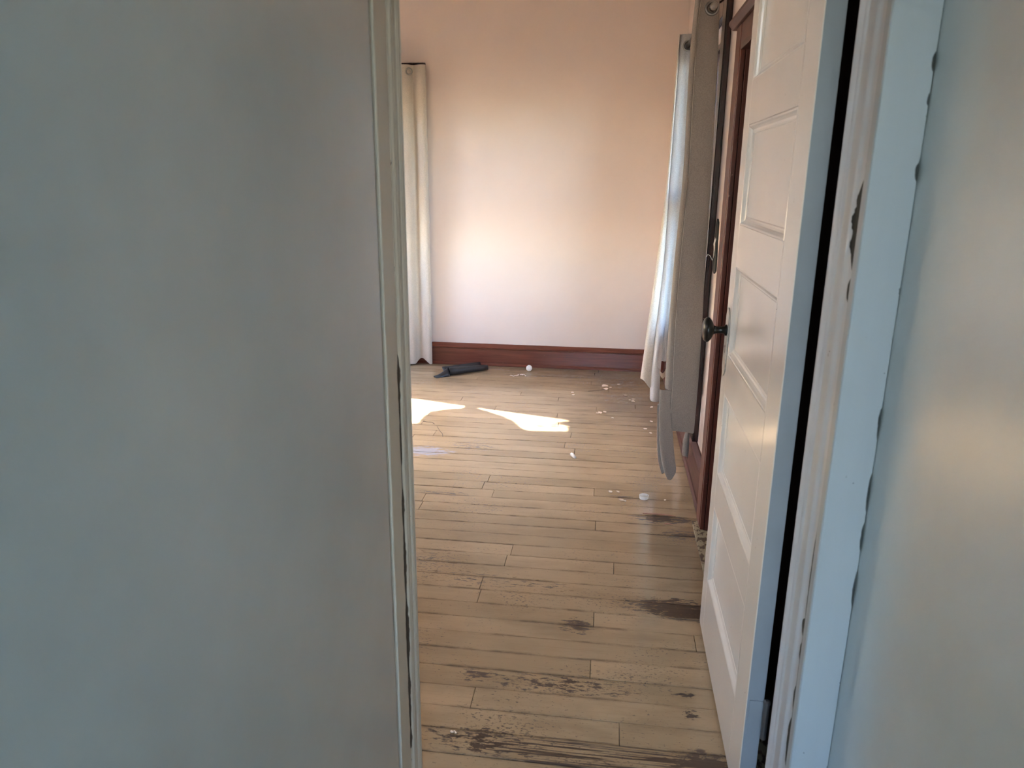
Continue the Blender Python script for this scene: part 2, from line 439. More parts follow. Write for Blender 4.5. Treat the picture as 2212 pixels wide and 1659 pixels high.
# left bedroom wall with its window and a second one added for bounce light
WA = (3.55, 4.808, .84, 2.22); WB = (1.47, 1.77, 1.75, 2.43)
tag(link('wall_left_bedroom', B((XL-.12, XL, YD0, WB[0], 0, ZC), (XL-.12, XL, WB[0], WB[1], 0, WB[2]), (XL-.12, XL, WB[0], WB[1], WB[3], ZC), (XL-.12, XL, WB[1], WA[0], 0, ZC), (XL-.12, XL, WA[0], WA[1], 0, WA[2]), (XL-.12, XL, WA[0], WA[1], WA[3], ZC), (XL-.12, XL, WA[1], YF, 0, ZC)), 'pink'),
    'bedroom wall on the left with the sunlit window and an added one', 'wall', kind=S)
tag(link('ceiling', B((XL-.12, RX+.12, YB-.12, YF+.12, ZC, ZC+.1)), 'ceil'), 'white ceiling over hall and bedroom', 'ceiling', kind=S)

# closet cavity behind the right wall (door leaf inside the frame is blackened to paint the gap's shade)
floor = link('floor', B((XL-.12, RX+.12, YB-.12, YF+.12, -.10, -.016)), 'under')
tag(floor, 'worn tan painted floorboards running across the bedroom', 'floor', kind=S)

# --- floorboards, one object each
PITCH_B = .08368; Y0B = 1.4775
joints = {  # board index (0 = the board between 1.4775 and 1.561) -> x of its butt joints
    17: [-.772], 12: [-.322], 8: [-.39], 7: [.001], 15: [-.009], 2: [-.319], 1: [.079], 6: [.314], 9: [-.397], 13: [-1.4], 20: [-.52], 24: [-1.1], 30: [-.25], 35: [-.9, .2]}
n_board = 0
k0 = int((YB - Y0B)/PITCH_B) - 1
k = k0
while True:
    ya = Y0B + k*PITCH_B; yb = ya + PITCH_B
    if ya > YF: break
    if yb > YF - .003: yb = YF - .003
    xa, xb = (XL+.004, XR-.004) if ya > YD1-.10 else ((HXL+.003, HXR-.003) if ya > YH+.1 else (-RX+.003, RX-.003))
    if ya < YB: ya = YB + .002
    if yb - ya > .01 and yb > YB:
        js = joints.get(k)
        if js is None and ya > 1.3: js = sorted(random.uniform(-2.2, .1) for _ in range(random.choice((1, 1, 2))))
        cuts = [xa] + [j for j in (js or []) if xa+.1 < j < xb-.05] + [xb]
        for a, b in zip(cuts[:-1], cuts[1:]):
            g = random.choice((.0006, .0008, .001, .0016)); e = .0007
            zt = random.uniform(-.0009, .0007)
            A0, A1, B0, B1 = a+e, b-e, ya+g*.5, yb-g*.5
            bv = .0012
            bm = bmesh.new()
            lo = [bm.verts.new(v) for v in ((A0, B0, -.016), (A1, B0, -.016), (A1, B1, -.016), (A0, B1, -.016))]
            mi = [bm.verts.new(v) for v in ((A0, B0, zt-bv), (A1, B0, zt-bv), (A1, B1, zt-bv), (A0, B1, zt-bv))]
            hi = [bm.verts.new(v) for v in ((A0+bv, B0+bv, zt), (A1-bv, B0+bv, zt), (A1-bv, B1-bv, zt), (A0+bv, B1-bv, zt))]
            for i in range(4):
                j = (i+1) % 4
                bm.faces.new((lo[i], lo[j], mi[j], mi[i])); bm.faces.new((mi[i], mi[j], hi[j], hi[i]))
            bm.faces.new(hi); bm.faces.new(lo[::-1])
            link('floorboard', bm, 'floor', floor); n_board += 1
    k += 1
link('threshold_strip', B((.388, .60, 1.52, 2.875, -.002, .0035)), 'threshold', floor, bevel=.001)

# --- door frame, left side: flat jamb, crack, beaded stop
t1 = tag(empty('trim_1', (-.39, 1.3, 0)), 'cream door jamb with flaking paint on the left of the doorway', 'door frame', kind=S)
attach(link('jamb', prism([(HXL-.012, 1.232), (-.3868, 1.232), (-.385, 1.234), (-.385, 1.2995), (-.3875, 1.3015), (-.3945, 1.303), (-.406, 1.303), (-.406, 1.232)], 0, 2.02), 'trimL'), t1)
prof = [(-.406, 1.3045), (-.3925, 1.3045), (-.3862, 1.3055), (-.3850, 1.308)]
def bead(x, ya, yb, h, n=6):
    return [(x + h*math.sin(math.pi*i/n), ya + (yb-ya)*i/n) for i in range(n+1)]
prof += bead(-.3855, 1.311, 1.330, .0035) + bead(-.3862, 1.332, 1.341, .0025, 4) + [(-.3866, 1.343), (-.3866, 1.358)] + bead(-.3868, 1.3595, 1.369, .0030, 5)
prof += [(-.3862, 1.3705), (-.3845, 1.3725), (-.3845, 1.381), (-.387, 1.384), (-.406, 1.384)]
attach(link('stop_moulding', prism(prof, 0, 2.02), 'trimL'), t1)
attach(link('edge_casing', prism([(-.47, 1.386), (-.3885, 1.386), (-.386, 1.389), (-.388, 1.399), (-.47, 1.404)], 0, 2.10), 'sash'), t1)

# --- door frame, right side: beaded jamb face, flat casing towards the hall
t2 = tag(empty('trim_2', (.40, 1.28, 0)), 'pale blue-grey door jamb and casing with chipped edges beside the white door', 'door frame', kind=S)
pr = [(.405, 1.344), (.3765, 1.344), (.3745, 1.3425), (.3742, 1.335)]
pr += [(.3742 + .0, 1.330)] + [(.3742 - .0035*math.sin(math.pi*i/6), 1.330 - .020*i/6) for i in range(1, 7)]
pr += [(.3748, 1.308)] + [(.3752 - .003*math.sin(math.pi*i/5), 1.306 - .014*i/5) for i in range(1, 6)] + [(.3758, 1.289), (.3758, 1.262)]
pr += [(.3758 - .004*math.sin(math.pi*i/6), 1.260 - .024*i/6) for i in range(1, 7)] + [(.377, 1.232), (.377, 1.2175), (.3805, 1.2155), (.405, 1.2155)]
attach(link('jamb', prism(pr, 0, 2.02), 'trimR'), t2)
attach(link('casing', prism([(.3775, 1.2150), (.3755, 1.2125), (.3755, 1.193), (.3775, 1.190), (.4425, 1.190), (.4432, 1.192), (.4432, 1.2150)], 0, 2.10), 'casR'), t2)
attach(link('rabbet', B((.405, .408, 1.344, 1.385, 0, 2.02)), 'trimR'), t2)
t3 = tag(link('trim_3', B((-.385, .376, 1.232, 1.37, 2.0, 2.02)), 'trimR', bevel=.002), 'painted head jamb across the top of the doorway', 'door frame', kind=S)

# --- baseboards
def baseboard_profile(f, w):
    # (distance out from wall face, height); f = wall coordinate, sign w
    return [(f, .002), (f+w*.030, .002), (f+w*.030, .010), (f+w*.024, .020), (f+w*.018, .022), (f+w*.018, .126), (f+w*.014, .1275), (f+w*.014, .130), (f+w*.023, .134),
            (f+w*.024, .142), (f+w*.018, .150), (f+w*.012, .158), (f+w*.006, .165), (f, .166)]
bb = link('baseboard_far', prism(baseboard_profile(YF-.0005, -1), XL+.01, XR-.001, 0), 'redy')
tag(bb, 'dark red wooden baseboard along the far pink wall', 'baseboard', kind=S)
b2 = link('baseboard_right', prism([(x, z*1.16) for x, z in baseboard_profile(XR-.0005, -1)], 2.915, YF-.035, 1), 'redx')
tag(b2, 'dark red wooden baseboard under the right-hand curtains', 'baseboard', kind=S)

# --- closet door frame on the right bedroom wall
d2 = tag(empty('door_2', (XR, 2.86, 0)), 'red-brown wooden closet door frame between the white door and the curtain', 'door', kind=S)
attach(link('casing', B((.410, XR-.0005, 2.812, 2.910, .0045, 1.885)), 'red', bevel=.003), d2)
attach(link('jamb', B((.4125, .427, 2.795, 2.8115, .0045, 1.80)), 'red', bevel=.001), d2)
attach(link('stop', B((.4295, .590, 2.790, 2.8195, .0045, 1.80)), 'red', bevel=.001), d2)
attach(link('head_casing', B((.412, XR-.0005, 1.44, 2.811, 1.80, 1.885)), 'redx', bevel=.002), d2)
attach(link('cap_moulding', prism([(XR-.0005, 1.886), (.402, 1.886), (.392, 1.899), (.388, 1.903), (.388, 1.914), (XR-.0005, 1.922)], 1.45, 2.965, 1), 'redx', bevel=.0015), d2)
attach(link('door_leaf', B((.450, .485, 1.415, 2.789, .006, 1.80)), 'closet', bevel=.002), d2)
attach(link('closet_back', B((.585, .60, 1.415, 2.789, .005, 1.815)), 'closet'), d2)

# --- windows
def window(name, label, plane, out, ya, yb, za, zb, frame, casing=None, cas_w=.10, rail=True, rail_z=None):
    """window in a wall of constant x; out = direction to the outside"""
    w = tag(empty(name, (plane, (ya+yb)/2, za)), label, 'window', kind=S)
    t = .035; xo = plane + out*.05; xi = plane + out*.09
    x0, x1 = min(xo, xi), max(xo, xi)
    for nm, b in (('sash_stile', (x0, x1, ya+.0015, ya+t, za, zb)), ('sash_stile', (x0, x1, yb-.012, yb-.0015, za, zb)),
                  ('sash_rail', (x0, x1, ya+t+.0005, yb-.0125, za+.001, za+.05)), ('sash_rail', (x0, x1, ya+t+.0005, yb-.0125, zb-.03, zb-.001))):
        attach(link(nm, B(b), frame, bevel=.002), w)
    zr = rail_z or ((za+zb)/2-.035, (za+zb)/2+.035)
    attach(link('meeting_rail', B((x0, x1, ya+t+.0005, yb-.0125, zr[0], zr[1])), frame, bevel=.002), w)
    gx = plane + out*.07
    attach(link('pane', B((gx-.002, gx+.002, ya+t+.001, yb-.013, za+.051, zr[0]-.001)), 'glass'), w)
    attach(link('pane', B((gx-.002, gx+.002, ya+t+.001, yb-.013, zr[1]+.001, zb-.031)), 'glass'), w)
    if casing:
        c0 = plane - out*.0005; c1 = plane - out*.027; cx0, cx1 = min(c0, c1), max(c0, c1)
        attach(link('side_casing', B((cx0, cx1, ya-cas_w, ya-.001, (.196 if out > 0 else za-.08), zb+.12)), casing, bevel=.003), w)
        attach(link('side_casing', B((cx0, cx1, yb+.001, yb+cas_w, za-.08, zb+.12)), casing, bevel=.003), w)
        attach(link('head_casing', B((cx0, cx1, ya-.0005, yb+.0005, zb+.001, zb+.12)), casing, bevel=.003), w)
        attach(link('apron', B((cx0, cx1, ya-.0005, yb+.0005, za-.08, za-.028)), casing, bevel=.003), w)
        s1 = plane - out*.05; attach(link('sill', B((min(s1, plane), max(s1, plane), ya+.001, yb-.001, za-.026, za-.0005)), casing, bevel=.003), w)
    return w
w1 = window('window_1', 'dark-framed window behind the right-hand curtains', XR, 1, 3.411, 4.219, .551, 2.019, 'darkwood', 'darkwood', .105)
window('window_3', 'sunlit sash window on the left bedroom wall near the far corner', XL, -1, WA[0]+.001, WA[1]-.001, WA[2]+.001, WA[3]-.001, 'sash', 'red', .09, rail_z=(1.530, 1.586))
window('bounce_window', 'narrow unseen window added on the left bedroom wall to bounce sunlight', XL, -1, WB[0]+.001, WB[1]-.001, WB[2]+.001, WB[3]-.001, 'sash', 'red', .05)  # out of view, added to bounce sun onto the upper far wall
# far-wall window hidden by the cream curtain: only its head casing shows
w2 = tag(empty('window_2', (-1.75, YF, .6)), 'dark-cased window on the far wall hidden behind the cream curtain', 'window', kind=S)
attach(link('head_casing', B((-2.20, -1.306, YF-.022, YF-.0005, 2.02, 2.118)), 'darkwood', bevel=.003), w2)
attach(link('side_casing', B((-1.43, -1.340, YF-.020, YF-.0005, .55, 2.019)), 'darkwood', bevel=.003), w2)
attach(link('side_casing', B((-2.19, -2.10, YF-.020, YF-.0005, .55, 2.019)), 'darkwood', bevel=.003), w2)
attach(link('sill', B((-2.2, -1.335, YF-.045, YF-.0005, .52, .549)), 'darkwood', bevel=.003), w2)
attach(link('sash_rail', B((-2.099, -1.431, YF-.014, YF-.0005, 1.26, 1.32)), 'darkwood', bevel=.002), w2)
attach(link('pane', B((-2.099, -1.431, YF-.008, YF-.0005, .551, 1.259)), 'glass'), w2)
attach(link('pane', B((-2.099, -1.431, YF-.008, YF-.0005, 1.321, 2.018)), 'glass'), w2)
# hall end window
w5 = tag(empty('window_4', (0, YB, .6)), 'wide window behind the viewer', 'window', kind=S)
yw0, yw1 = YB-.08, YB-.04
for x in (-1.149, -.02, 1.109):
    attach(link('sash_stile', B((x, x+.04, yw0, yw1, .601, 2.349)), 'sash', bevel=.002), w5)
for xa, xb in ((-1.1085, -.0205), (.0205, 1.1085)):
    for za, zb in ((.601, .65), (1.45, 1.51), (2.30, 2.349)):
        attach(link('sash_rail', B((xa, xb, yw0, yw1, za, zb)), 'sash', bevel=.002), w5)
    for za, zb in ((.6505, 1.4495), (1.5105, 2.2995)):
        attach(link('pane', B((xa, xb, YB-.062, YB-.058, za, zb)), 'glass'), w5)

# ------------------------------------------------------------------ the open white panel door
DX0, DX1, DY0, DY1, DZ0, DZ1 = .337, .373, 1.405, 2.126, .012, 1.985
d1 = tag(empty('door_1', (DX1, DY0, 0)), 'glossy white five-panel door standing open into the bedroom', 'door', kind=S)
PY0, PY1 = 1.520, 2.046
pan = [(.205, .450), (.552, .797), (.906, 1.152), (1.260, 1.510), (1.615, 1.865)]
attach(link('hinge_stile', B((DX0, DX1, DY0, PY0, DZ0, DZ1)), 'door', bevel=.0025), d1)
attach(link('hinge_edge', B((DX0+.0015, DX1-.0005, DY0-.0012, DY0-.0001, DZ0, DZ1)), 'edge'), d1)
attach(link('lock_stile', B((DX0, DX1, PY1, DY1, DZ0, DZ1)), 'door', bevel=.0025), d1)
zz = [DZ0] + [v for p in pan for v in p] + [DZ1]
for i in range(0, len(zz), 2):
    attach(link('rail', B((DX0, DX1, PY0+.0002, PY1-.0002, zz[i], zz[i+1])), 'door'), d1)
mp = [(.0, .3374), (.0025, .3366), (.005, .3376), (.008, .3420), (.012, .3462), (.0165, .3480), (.020, .3482), (.0225, .3500)]
for za, zb in pan:
    p_ = attach(link('panel', B((.3502, .361, PY0+.0005, PY1-.0005, za+.0005, zb-.0005)), 'door'), d1)
    bm = bmesh.new(); rings = []
    for o, x in mp:
        rings.append([bm.verts.new(v) for v in ((x, PY0+.0004+o, za+.0004+o), (x, PY1-.0004-o, za+.0004+o), (x, PY1-.0004-o, zb-.0004-o), (x, PY0+.0004+o, zb-.0004-o))])
    for i in range(len(rings)-1):
        for q in range(4):
            bm.faces.new((rings[i][q], rings[i][(q+1) % 4], rings[i+1][(q+1) % 4], rings[i+1][q]))
    mo = link('panel_moulding', bm, 'door'); mo.parent = p_
KY, KZ = 2.082, .970
kn = attach(link('knob', lathe([(.038, .010), (.042, .020), (.047, .029), (.053, .0345), (.059, .0350), (.065, .030), (.069, .020), (.0705, .008)], (DX0, KY, KZ), (-1, 0, 0), 28), 'blackmetal', smooth=True), d1)
nk = link('neck', lathe([(.0045, .016), (.008, .015), (.011, .0105), (.026, .0092), (.034, .0108), (.040, .014)], (DX0, KY, KZ), (-1, 0, 0), 20), 'blackmetal', smooth=True); nk.parent = kn
pl = [(2.064, .852), (2.082, .838), (2.100, .852), (2.106, .862), (2.106, 1.010), (2.100, 1.020), (2.082, 1.034), (2.064, 1.020), (2.058, 1.010), (2.058, .862)]
ep = attach(link('lock_plate', prism(pl, DX0-.0042, DX0-.0002, 0), 'platemetal', bevel=.0012), d1)
kh = link('keyhole', prism([(2.078, .905), (2.086, .905), (2.084, .918), (2.087, .922), (2.082, .929), (2.077, .922), (2.080, .918)], DX0-.0048, DX0-.0041, 0), 'blackmetal'); kh.parent = ep
for hz in (.205, 1.70):
    h = attach(link('hinge', tube([(DX1+.004, DY0-.010, hz), (DX1+.004, DY0-.010, hz+.088)], .0065, 12), 'hinge', smooth=False), d1)
    lf = link('hinge_leaf', B((DX1-.030, DX1+.003, DY0-.0030, DY0-.0013, hz, hz+.088)), 'edge'); lf.parent = h
    pn = link('hinge_pin', lathe([(0, .004), (.001, .008), (.006, .0075), (.009, .004)], (DX1+.004, DY0-.010, hz+.0885), (0, 0, 1), 12), 'hinge'); pn.parent = h

# ------------------------------------------------------------------ right-hand curtains
def interp(tab, z):
    tab = sorted(tab)
    if z <= tab[0][0]: return tab[0][1:]
    for a, b in zip(tab, tab[1:]):
        if z <= b[0]:
            f = (z-a[0])/(b[0]-a[0]); f = f*f*(3-2*f) if False else f
            return tuple(p+(q-p)*f for p, q in zip(a[1:], b[1:]))
    return tab[-1][1:]

# near panel: (z, x of rolled edge, x of seam, x of the wall-side edge)
YN = 3.275; kx = YN/3.3
near = [(z, a*kx, b*kx, c*kx-.003) for z, a, b, c in ((2.13, .296, .312, .392), (2.058, .2955, .3150, .3909), (1.986, .292, .3083, .3951), (1.875, .2883, .3076, .4020), (1.75, .2891, .3086, .4048),
        (1.378, .2968, .316, .4132), (1.036, .2815, .3052, .4171), (.75, .2764, .3028, .4260), (.454, .2771, .3103, .4280), (.248, .290, .3092, .4262))]
cn = tag(empty('curtain', (.36, 3.30, 0)), 'taupe grommet curtain panel hanging beside the red-brown closet frame', 'curtain', 'curtains at the right-hand window')
zs = [2.125, 2.09, 2.05, 2.0, 1.94, 1.86, 1.75, 1.6, 1.42, 1.25, 1.08, .92, .78, .66, .56, .48, .42, .36, .30, .255]
rows = []
for z in zs:
    a, b, c = interp(near, z)
    w = .0025*math.sin(z*9)
    rows.append([(c, YN+.004, z-.010 if z < .3 else z), (c-.004, YN-.001, z-.010 if z < .3 else z), ((b*.35+c*.65), YN-.004+w, z-.004 if z < .3 else z), ((b*.7+c*.3), YN-.003-w, z), (b+.006, YN-.002, z), (b+.001, YN-.0015, z), (b-.001, YN+.001, z)])
attach(link('panel', loft(rows), 'taupe', smooth=True, solid=.0022, subsurf=2), cn)
rows = []
for z in [v for v in zs if v > .44] + [.452]:
    a, b, c = interp(near, z)
    r = (b-a)
    rows.append([(b+.0005, YN-.0035, z), (b-r*.25, YN-.0075, z), (b-r*.62, YN-.004, z), (a+r*.08, YN+.008, z), (a, YN+.022, z), (a+r*.35, YN+.040, z), (b, YN+.052, z), (b+.02, YN+.060, z), (b+.045, YN+.070, z)])
attach(link('rolled_edge', loft(rows), 'taupe', smooth=True, solid=.0022, subsurf=2), cn)
# further folds of the same panel, behind the first
rows = []
for z in [v for v in zs if v > .30]:
    a, b, c = interp(near, z)
    rows.append([(b+.044, YN+.072, z), (.345, YN+.088, z), (a+.024, YN+.098, z), (a+.020, YN+.108, z), (a+.03, YN+.118, z), (.345, YN+.128, z), (.36, YN+.136, z)])
attach(link('back_fold', loft(rows), 'taupe', smooth=True, solid=.0022, subsurf=1), cn)
# torn lower flap that hangs to the floor
YP = 3.255; kp = YP/3.28
fl = [(z, a*kp, b*kp) for z, a, b in ((.457, .2527, .3043), (.364, .2564, .3070), (.252, .2633, .325), (.127, .2796, .343), (.063, .2964, .3558), (.020, .316, .335))]
rows = []
for z in (.457, .43, .40, .364, .33, .29, .252, .21, .17, .127, .095, .063, .040, .020):
    a, b = interp(fl, z)
    w = .003*math.sin(z*40)
    rows.append([(a+.001, YP+.012, z), (a, YP+.003, z), (a+(b-a)*.3, YP-.002+w, z), (a+(b-a)*.65, YP+.001-w, z), (b-.002, YP, z), (b, YP+.004, z)])
attach(link('torn_flap', loft(rows), 'taupe', smooth=True, solid=.0022, subsurf=2), cn)
rows = []
for z in (.38, .33, .28, .22, .16, .11, .07, .035):
    a, b = interp(fl, z)
    off = .006 + .010*min(1, max(0, (.30-z)/.2))
    rows.append([(a-off, YP+.020, z), (a-off-.001, YP+.028, z), (a-off+.012, YP+.045, z), (a+.03, YP+.055, z)])
attach(link('flap_lining', loft(rows), 'cream', smooth=True, solid=.002, subsurf=1), cn)
# a scrap of the hem turned up behind, above the baseboard
rows = []
for i, z in enumerate((.245, .238, .22, .19, .16, .13, .10)):
    s = min(1, .25+i*.22)
    rows.append([(.405-.022*s, YN+.095, z-.010*(1-s)), (.405-.010*s, YN+.085, z), (.405, YN+.080, z+.004*(1-s)), (.405+.006*s, YN+.084, z-.004), (.405+.010*s, YN+.095, z-.012*i*.4)])
attach(link('turned_hem', loft(rows), 'taupe', smooth=True, solid=.002, subsurf=1), cn)
g1 = attach(link('grommet', torus((.3585, YN-.006, 2.022), (0, 1, 0), .0225, .0058), 'metal', smooth=True), cn)
hb = link('seam', tube([(interp(near, z)[1]+.0015, YN-.0042, z) for z in zs[:-1]], .0011, 6), 'cream'); attach(hb, cn)
attach(link('loose_thread', tube([(.262, 3.27, .30), (.259, 3.275, .24), (.262, 3.28, .17), (.253, 3.285, .10), (.235, 3.28, .03), (.205, 3.29, .004)], .0006, 5), 'string'), cn)

# far panel
YQ = 4.30
farp = [(2.105, .311, .320, .387), (2.089, .3103, .3198, .3866), (1.862, .3065, .3186, .384), (1.377, .2991, .3117, .3943), (1.086, .2796, .3129, .3895), (.825, .2619, .3063, .3686), (.556, .2383, .2967, .3602),
        (.389, .2264, .2882, .3577), (.213, .2119, .2852, .3582), (.10, .255, .290, .349)]
cf = tag(empty('curtain', (.35, 4.32, 0)), 'curtain panel coloured as window-lit at the far side of the right-hand window, nearest the pink wall', 'curtain', 'curtains at the right-hand window')
zf = [2.105, 2.08, 2.03, 1.95, 1.8, 1.6, 1.377, 1.2, 1.06, .92, .8, .68, .56, .47, .39, .33, .27, .215]
rows = []
for z in zf:
    l_, m_, r_ = interp(farp, z)
    rows.append([(l_+.030, YQ+.060, z), (l_+.006, YQ+.040, z), (l_, YQ+.018, z), (l_+(m_-l_)*.30, YQ+.001, z+.0), (l_+(m_-l_)*.7, YQ+.002, z-(.045 if z < .25 else 0)), (m_, YQ+.014, z-(.07 if z < .25 else 0))])
attach(link('leading_fold', loft(rows), 'cream', smooth=True, solid=.0022, subsurf=2), cf)  # cream here paints the warm light from the left
rows = []
for z in [v for v in zf if v > .3]:
    l_, m_, r_ = interp(farp, z)
    d = .012*min(1, max(0, (1.1-z)/.6))
    rows.append([(m_+.0005, YQ+.016, z), (m_+.006, YQ+.008, z), (m_+(r_-m_)*.35, YQ-.004-d, z), (m_+(r_-m_)*.62, YQ+.006+d, z), (m_+(r_-m_)*.85, YQ-.004, z), (r_, YQ+.004, z), (r_+.012, YQ+.03, z)])
attach(link('panel', loft(rows), 'lit_cloth', smooth=True, solid=.0022, subsurf=2), cf)
rows = []
for z in (1.15, 1.0, .86, .74, .62, .54, .46, .38, .30, .23, .17, .115, .085):
    l_, m_, r_ = interp(farp, z)
    q = .036*(1-min(1, max(0, (1.1-z)/.7)))
    rows.append([(m_-.012*min(1, max(0, (1.15-z)/.4)), YQ+.030, z), (m_-.002, YQ-.012+q, z), (m_+.018, YQ-.022+q, z), (m_+.032+.01*math.sin(z*14), YQ-.012+q, z), (m_+.045, YQ+.004+q, z)])
attach(link('lower_fold', loft(rows), 'lit_cloth', smooth=True, solid=.0022, subsurf=2), cf)
rows = []
for i in range(6):
    t_ = i/5
    rows.append([(.318-.004*t_, YQ-.020+.03*t_, .30-.02*t_), (.335, YQ-.034+.02*t_, .262-.03*t_), (.350, YQ-.030+.03*t_, .275-.05*t_), (.360, YQ-.018+.03*t_, .300-.06*t_)])
attach(link('crumpled_hem', loft(rows), 'cream', smooth=True, solid=.002, subsurf=1), cf)
attach(link('grommet', torus((.362, YQ-.009, 2.045), (0, 1, 0), .0225, .0058), 'metal', smooth=True), cf)
rd = tag(empty('curtain_rod', (.37, 3.8, 2.02)), 'dark curtain rod threaded through the right-hand curtain grommets', 'curtain rod')
attach(link('rod', tube([(.3595, 3.235, 2.020), (.362, 4.42, 2.047)], .0115, 14), 'rod', smooth=True), rd)
attach(link('finial', lathe([(0, .006), (.003, .013), (.010, .0155), (.017, .013), (.021, .005)], (.3595, 3.236, 2.020), (0, -1, 0), 18), 'metal', smooth=True), rd)
for y in (3.34, 4.36):
    attach(link('bracket', tube([(.4175, y, 2.075), (.40, y, 2.06), (.375, y, 2.044), (.3605, y, 2.034)], .004, 8), 'rod'), rd)

# ------------------------------------------------------------------ cream curtain on the far wall
YC = 5.235
cl = tag(empty('curtain', (-1.45, 5.25, 0)), 'cream floor-length curtain on the far wall beside the doorway edge', 'curtain')
def lrow(z):
    f = (2.1-z)/2.1
    cr = -1.392 - .010*f; e = -1.291 + .008*f if z > .3 else -1.284 - .004
    dz = .0 if z > .05 else 0
    return [(-2.12, YC+.03, z), (-2.05, YC-.02, z), (-1.95, YC+.03, z), (-1.86, YC-.02, z), (-1.76, YC+.03, z), (-1.66, YC-.02, z), (-1.57, YC+.02, z), (-1.50, YC-.012, z), (-1.455, YC-.018, z), (-1.415, YC-.014, z), (cr-.004, YC+.004, z),
            (cr+.002, YC+.030, z), (cr+.010+.014*f, YC+.040, z), (cr+.030+.020*f, YC+.020, z), (e-.030, YC-.006, z), (e-.008, YC-.006, z), (e, YC+.006, z), (e+.002, YC+.030, z), (e-.02, YC+.05, z)]
rows = [lrow(z) for z in (2.098, 2.07, 2.0, 1.85, 1.6, 1.3, 1.0, .7, .45, .25, .12)]
rows.append([(x, y, .05 if -1.39 < x < -1.33 else .030) for x, y, z in lrow(.03)])
rows.append([(x, y, .055 if -1.39 < x < -1.33 else (.030 if -1.40 < x < -1.31 else .012)) for x, y, z in lrow(.03)])
attach(link('panel', loft(rows), 'cream', smooth=True, solid=.0022, subsurf=2), cl)
attach(link('grommet', torus((-1.397, YC-.014, 2.052), (0, 1, 0), .0200, .0055), 'metal', smooth=True), cl)
rl = tag(empty('curtain_rod', (-1.7, 5.25, 2.05)), 'thin dark rod holding the cream curtain on the far wall', 'curtain rod')
attach(link('rod', tube([(-2.2, YC+.046, 2.052), (-1.315, YC+.046, 2.052)], .007, 12), 'rod', smooth=True), rl)
for x in (-2.15, -1.33):
    attach(link('bracket', tube([(x, YF-.0225, 2.07), (x, YF-.03, 2.062), (x, YC+.048, 2.055)], .003, 8), 'rod'), rl)

# ------------------------------------------------------------------ curtain drawn over the left window (only its shape in the sunlight is in view)
ce = tag(empty('curtain', (-2.45, 4.2, 0)), 'heavy curtain drawn over most of the sunlit left window', 'curtain')
edge = [(1.13, 4.31), (1.197, 4.31), (1.24, 4.325), (1.236, 4.366), (1.233, 4.435), (1.255, 4.552), (1.311, 4.631), (1.40, 4.700), (1.45, 4.742), (1.49, 4.745), (1.552, 4.718), (1.655, 4.664), (1.717, 4.609), (1.758, 4.53), (1.80, 4.485), (1.88, 4.52), (1.939, 4.544), (1.97, 4.565), (2.0, 4.56)]
rows = []
for z, y in edge:
    ys = [3.42, 3.50, 3.58, 3.66, 3.78, 3.92, 4.08, 4.22, 4.27, min(y-.01, 4.29), y]
    rows.append([(-2.45 + (.012 if i % 2 else -.006)*(i < 8), yy, z) for i, yy in enumerate(ys)])
attach(link('panel', loft(rows), 'taupe', smooth=False, solid=.002), ce)
# ragged valance strips along the top
for ya, yb, za, zb in ((3.42, 4.86, 1.985, 2.20), (4.60, 4.665, 1.91, 1.93), (4.66, 4.70, 1.93, 1.986), (4.56, 4.62, 1.845, 1.862), (4.70, 4.735, 1.955, 1.986)):
    attach(link('ragged_valance', B((-2.448, -2.445, ya, yb, za, zb)), 'taupe'), ce)
attach(link('rod', tube([(-2.455, 3.38, 2.21), (-2.455, 4.95, 2.21)], .01, 10), 'rod'), ce)

# ------------------------------------------------------------------ wall box with torn paper, between closet frame and window
sw = tag(empty('switch_box', (XR, 3.20, 1.1)), 'open black switch box with torn paper on the wall strip beside the closet frame', 'switch box')
attach(link('box_front', prism([(3.165, 1.005), (3.20, .990), (3.245, 1.0), (3.25, 1.06), (3.245, 1.13), (3.252, 1.19), (3.225, 1.215), (3.195, 1.200), (3.185, 1.12), (3.170, 1.07)], XR-.007, XR-.0003, 0), 'hole'), sw)
attach(link('torn_paper', loft([[(XR-.009, 3.19, 1.135), (XR-.012, 3.205, 1.14)], [(XR-.013, 3.187, 1.115), (XR-.016, 3.207, 1.112)], [(XR-.010, 3.196, 1.095), (XR-.012, 3.206, 1.09)], [(XR-.010, 3.205, 1.06), (XR-.011, 3.210, 1.06)]]), 'peel', solid=.001), sw)
attach(link('wire', tube([(XR-.009, 3.20, 1.07), (XR-.016, 3.205, 1.045), (XR-.024, 3.215, 1.062), (XR-.034, 3.22, 1.068), (XR-.038, 3.222, 1.058)], .0016, 6), 'peel'), sw)

# ------------------------------------------------------------------ things on the floor
# black rolled sheet
ra = Vector((-1.085, 4.965, 0)); rb = Vector((-.845, 5.165, 0))
ax = (rb-ra).normalized(); pe = Vector((-ax.y, ax.x, 0))     # pe points away from the viewer
L = (rb-ra).length
def sect(f):
    r = .030 - .010*f; pts = []
    for i in range(22):                                      # scroll
        a = math.radians(-300 + 30*i); rr = r*(.62 + .38*i/21)
        pts.append((r + rr*math.sin(a)*1.0, r*.98 - rr*math.cos(a)*.98 + .003))
    pts += [(r + .03, .004), (r+.055, .006), (r+.085, .018), (r+.105, .040)]
    return pts
rows = []
for i in range(9):
    f = i/8; p0 = ra + ax*(L*f)
    rows.append([tuple(p0 + pe*s + Vector((0, 0, z))) for s, z in sect(f)])
bs = tag(empty('rolled_sheet', tuple((ra+rb)/2)), 'black sheet half rolled up on the floor by the far baseboard', 'rolled sheet')
attach(link('roll', loft(rows), 'rubber', smooth=True, solid=.0025), bs)
rows = []
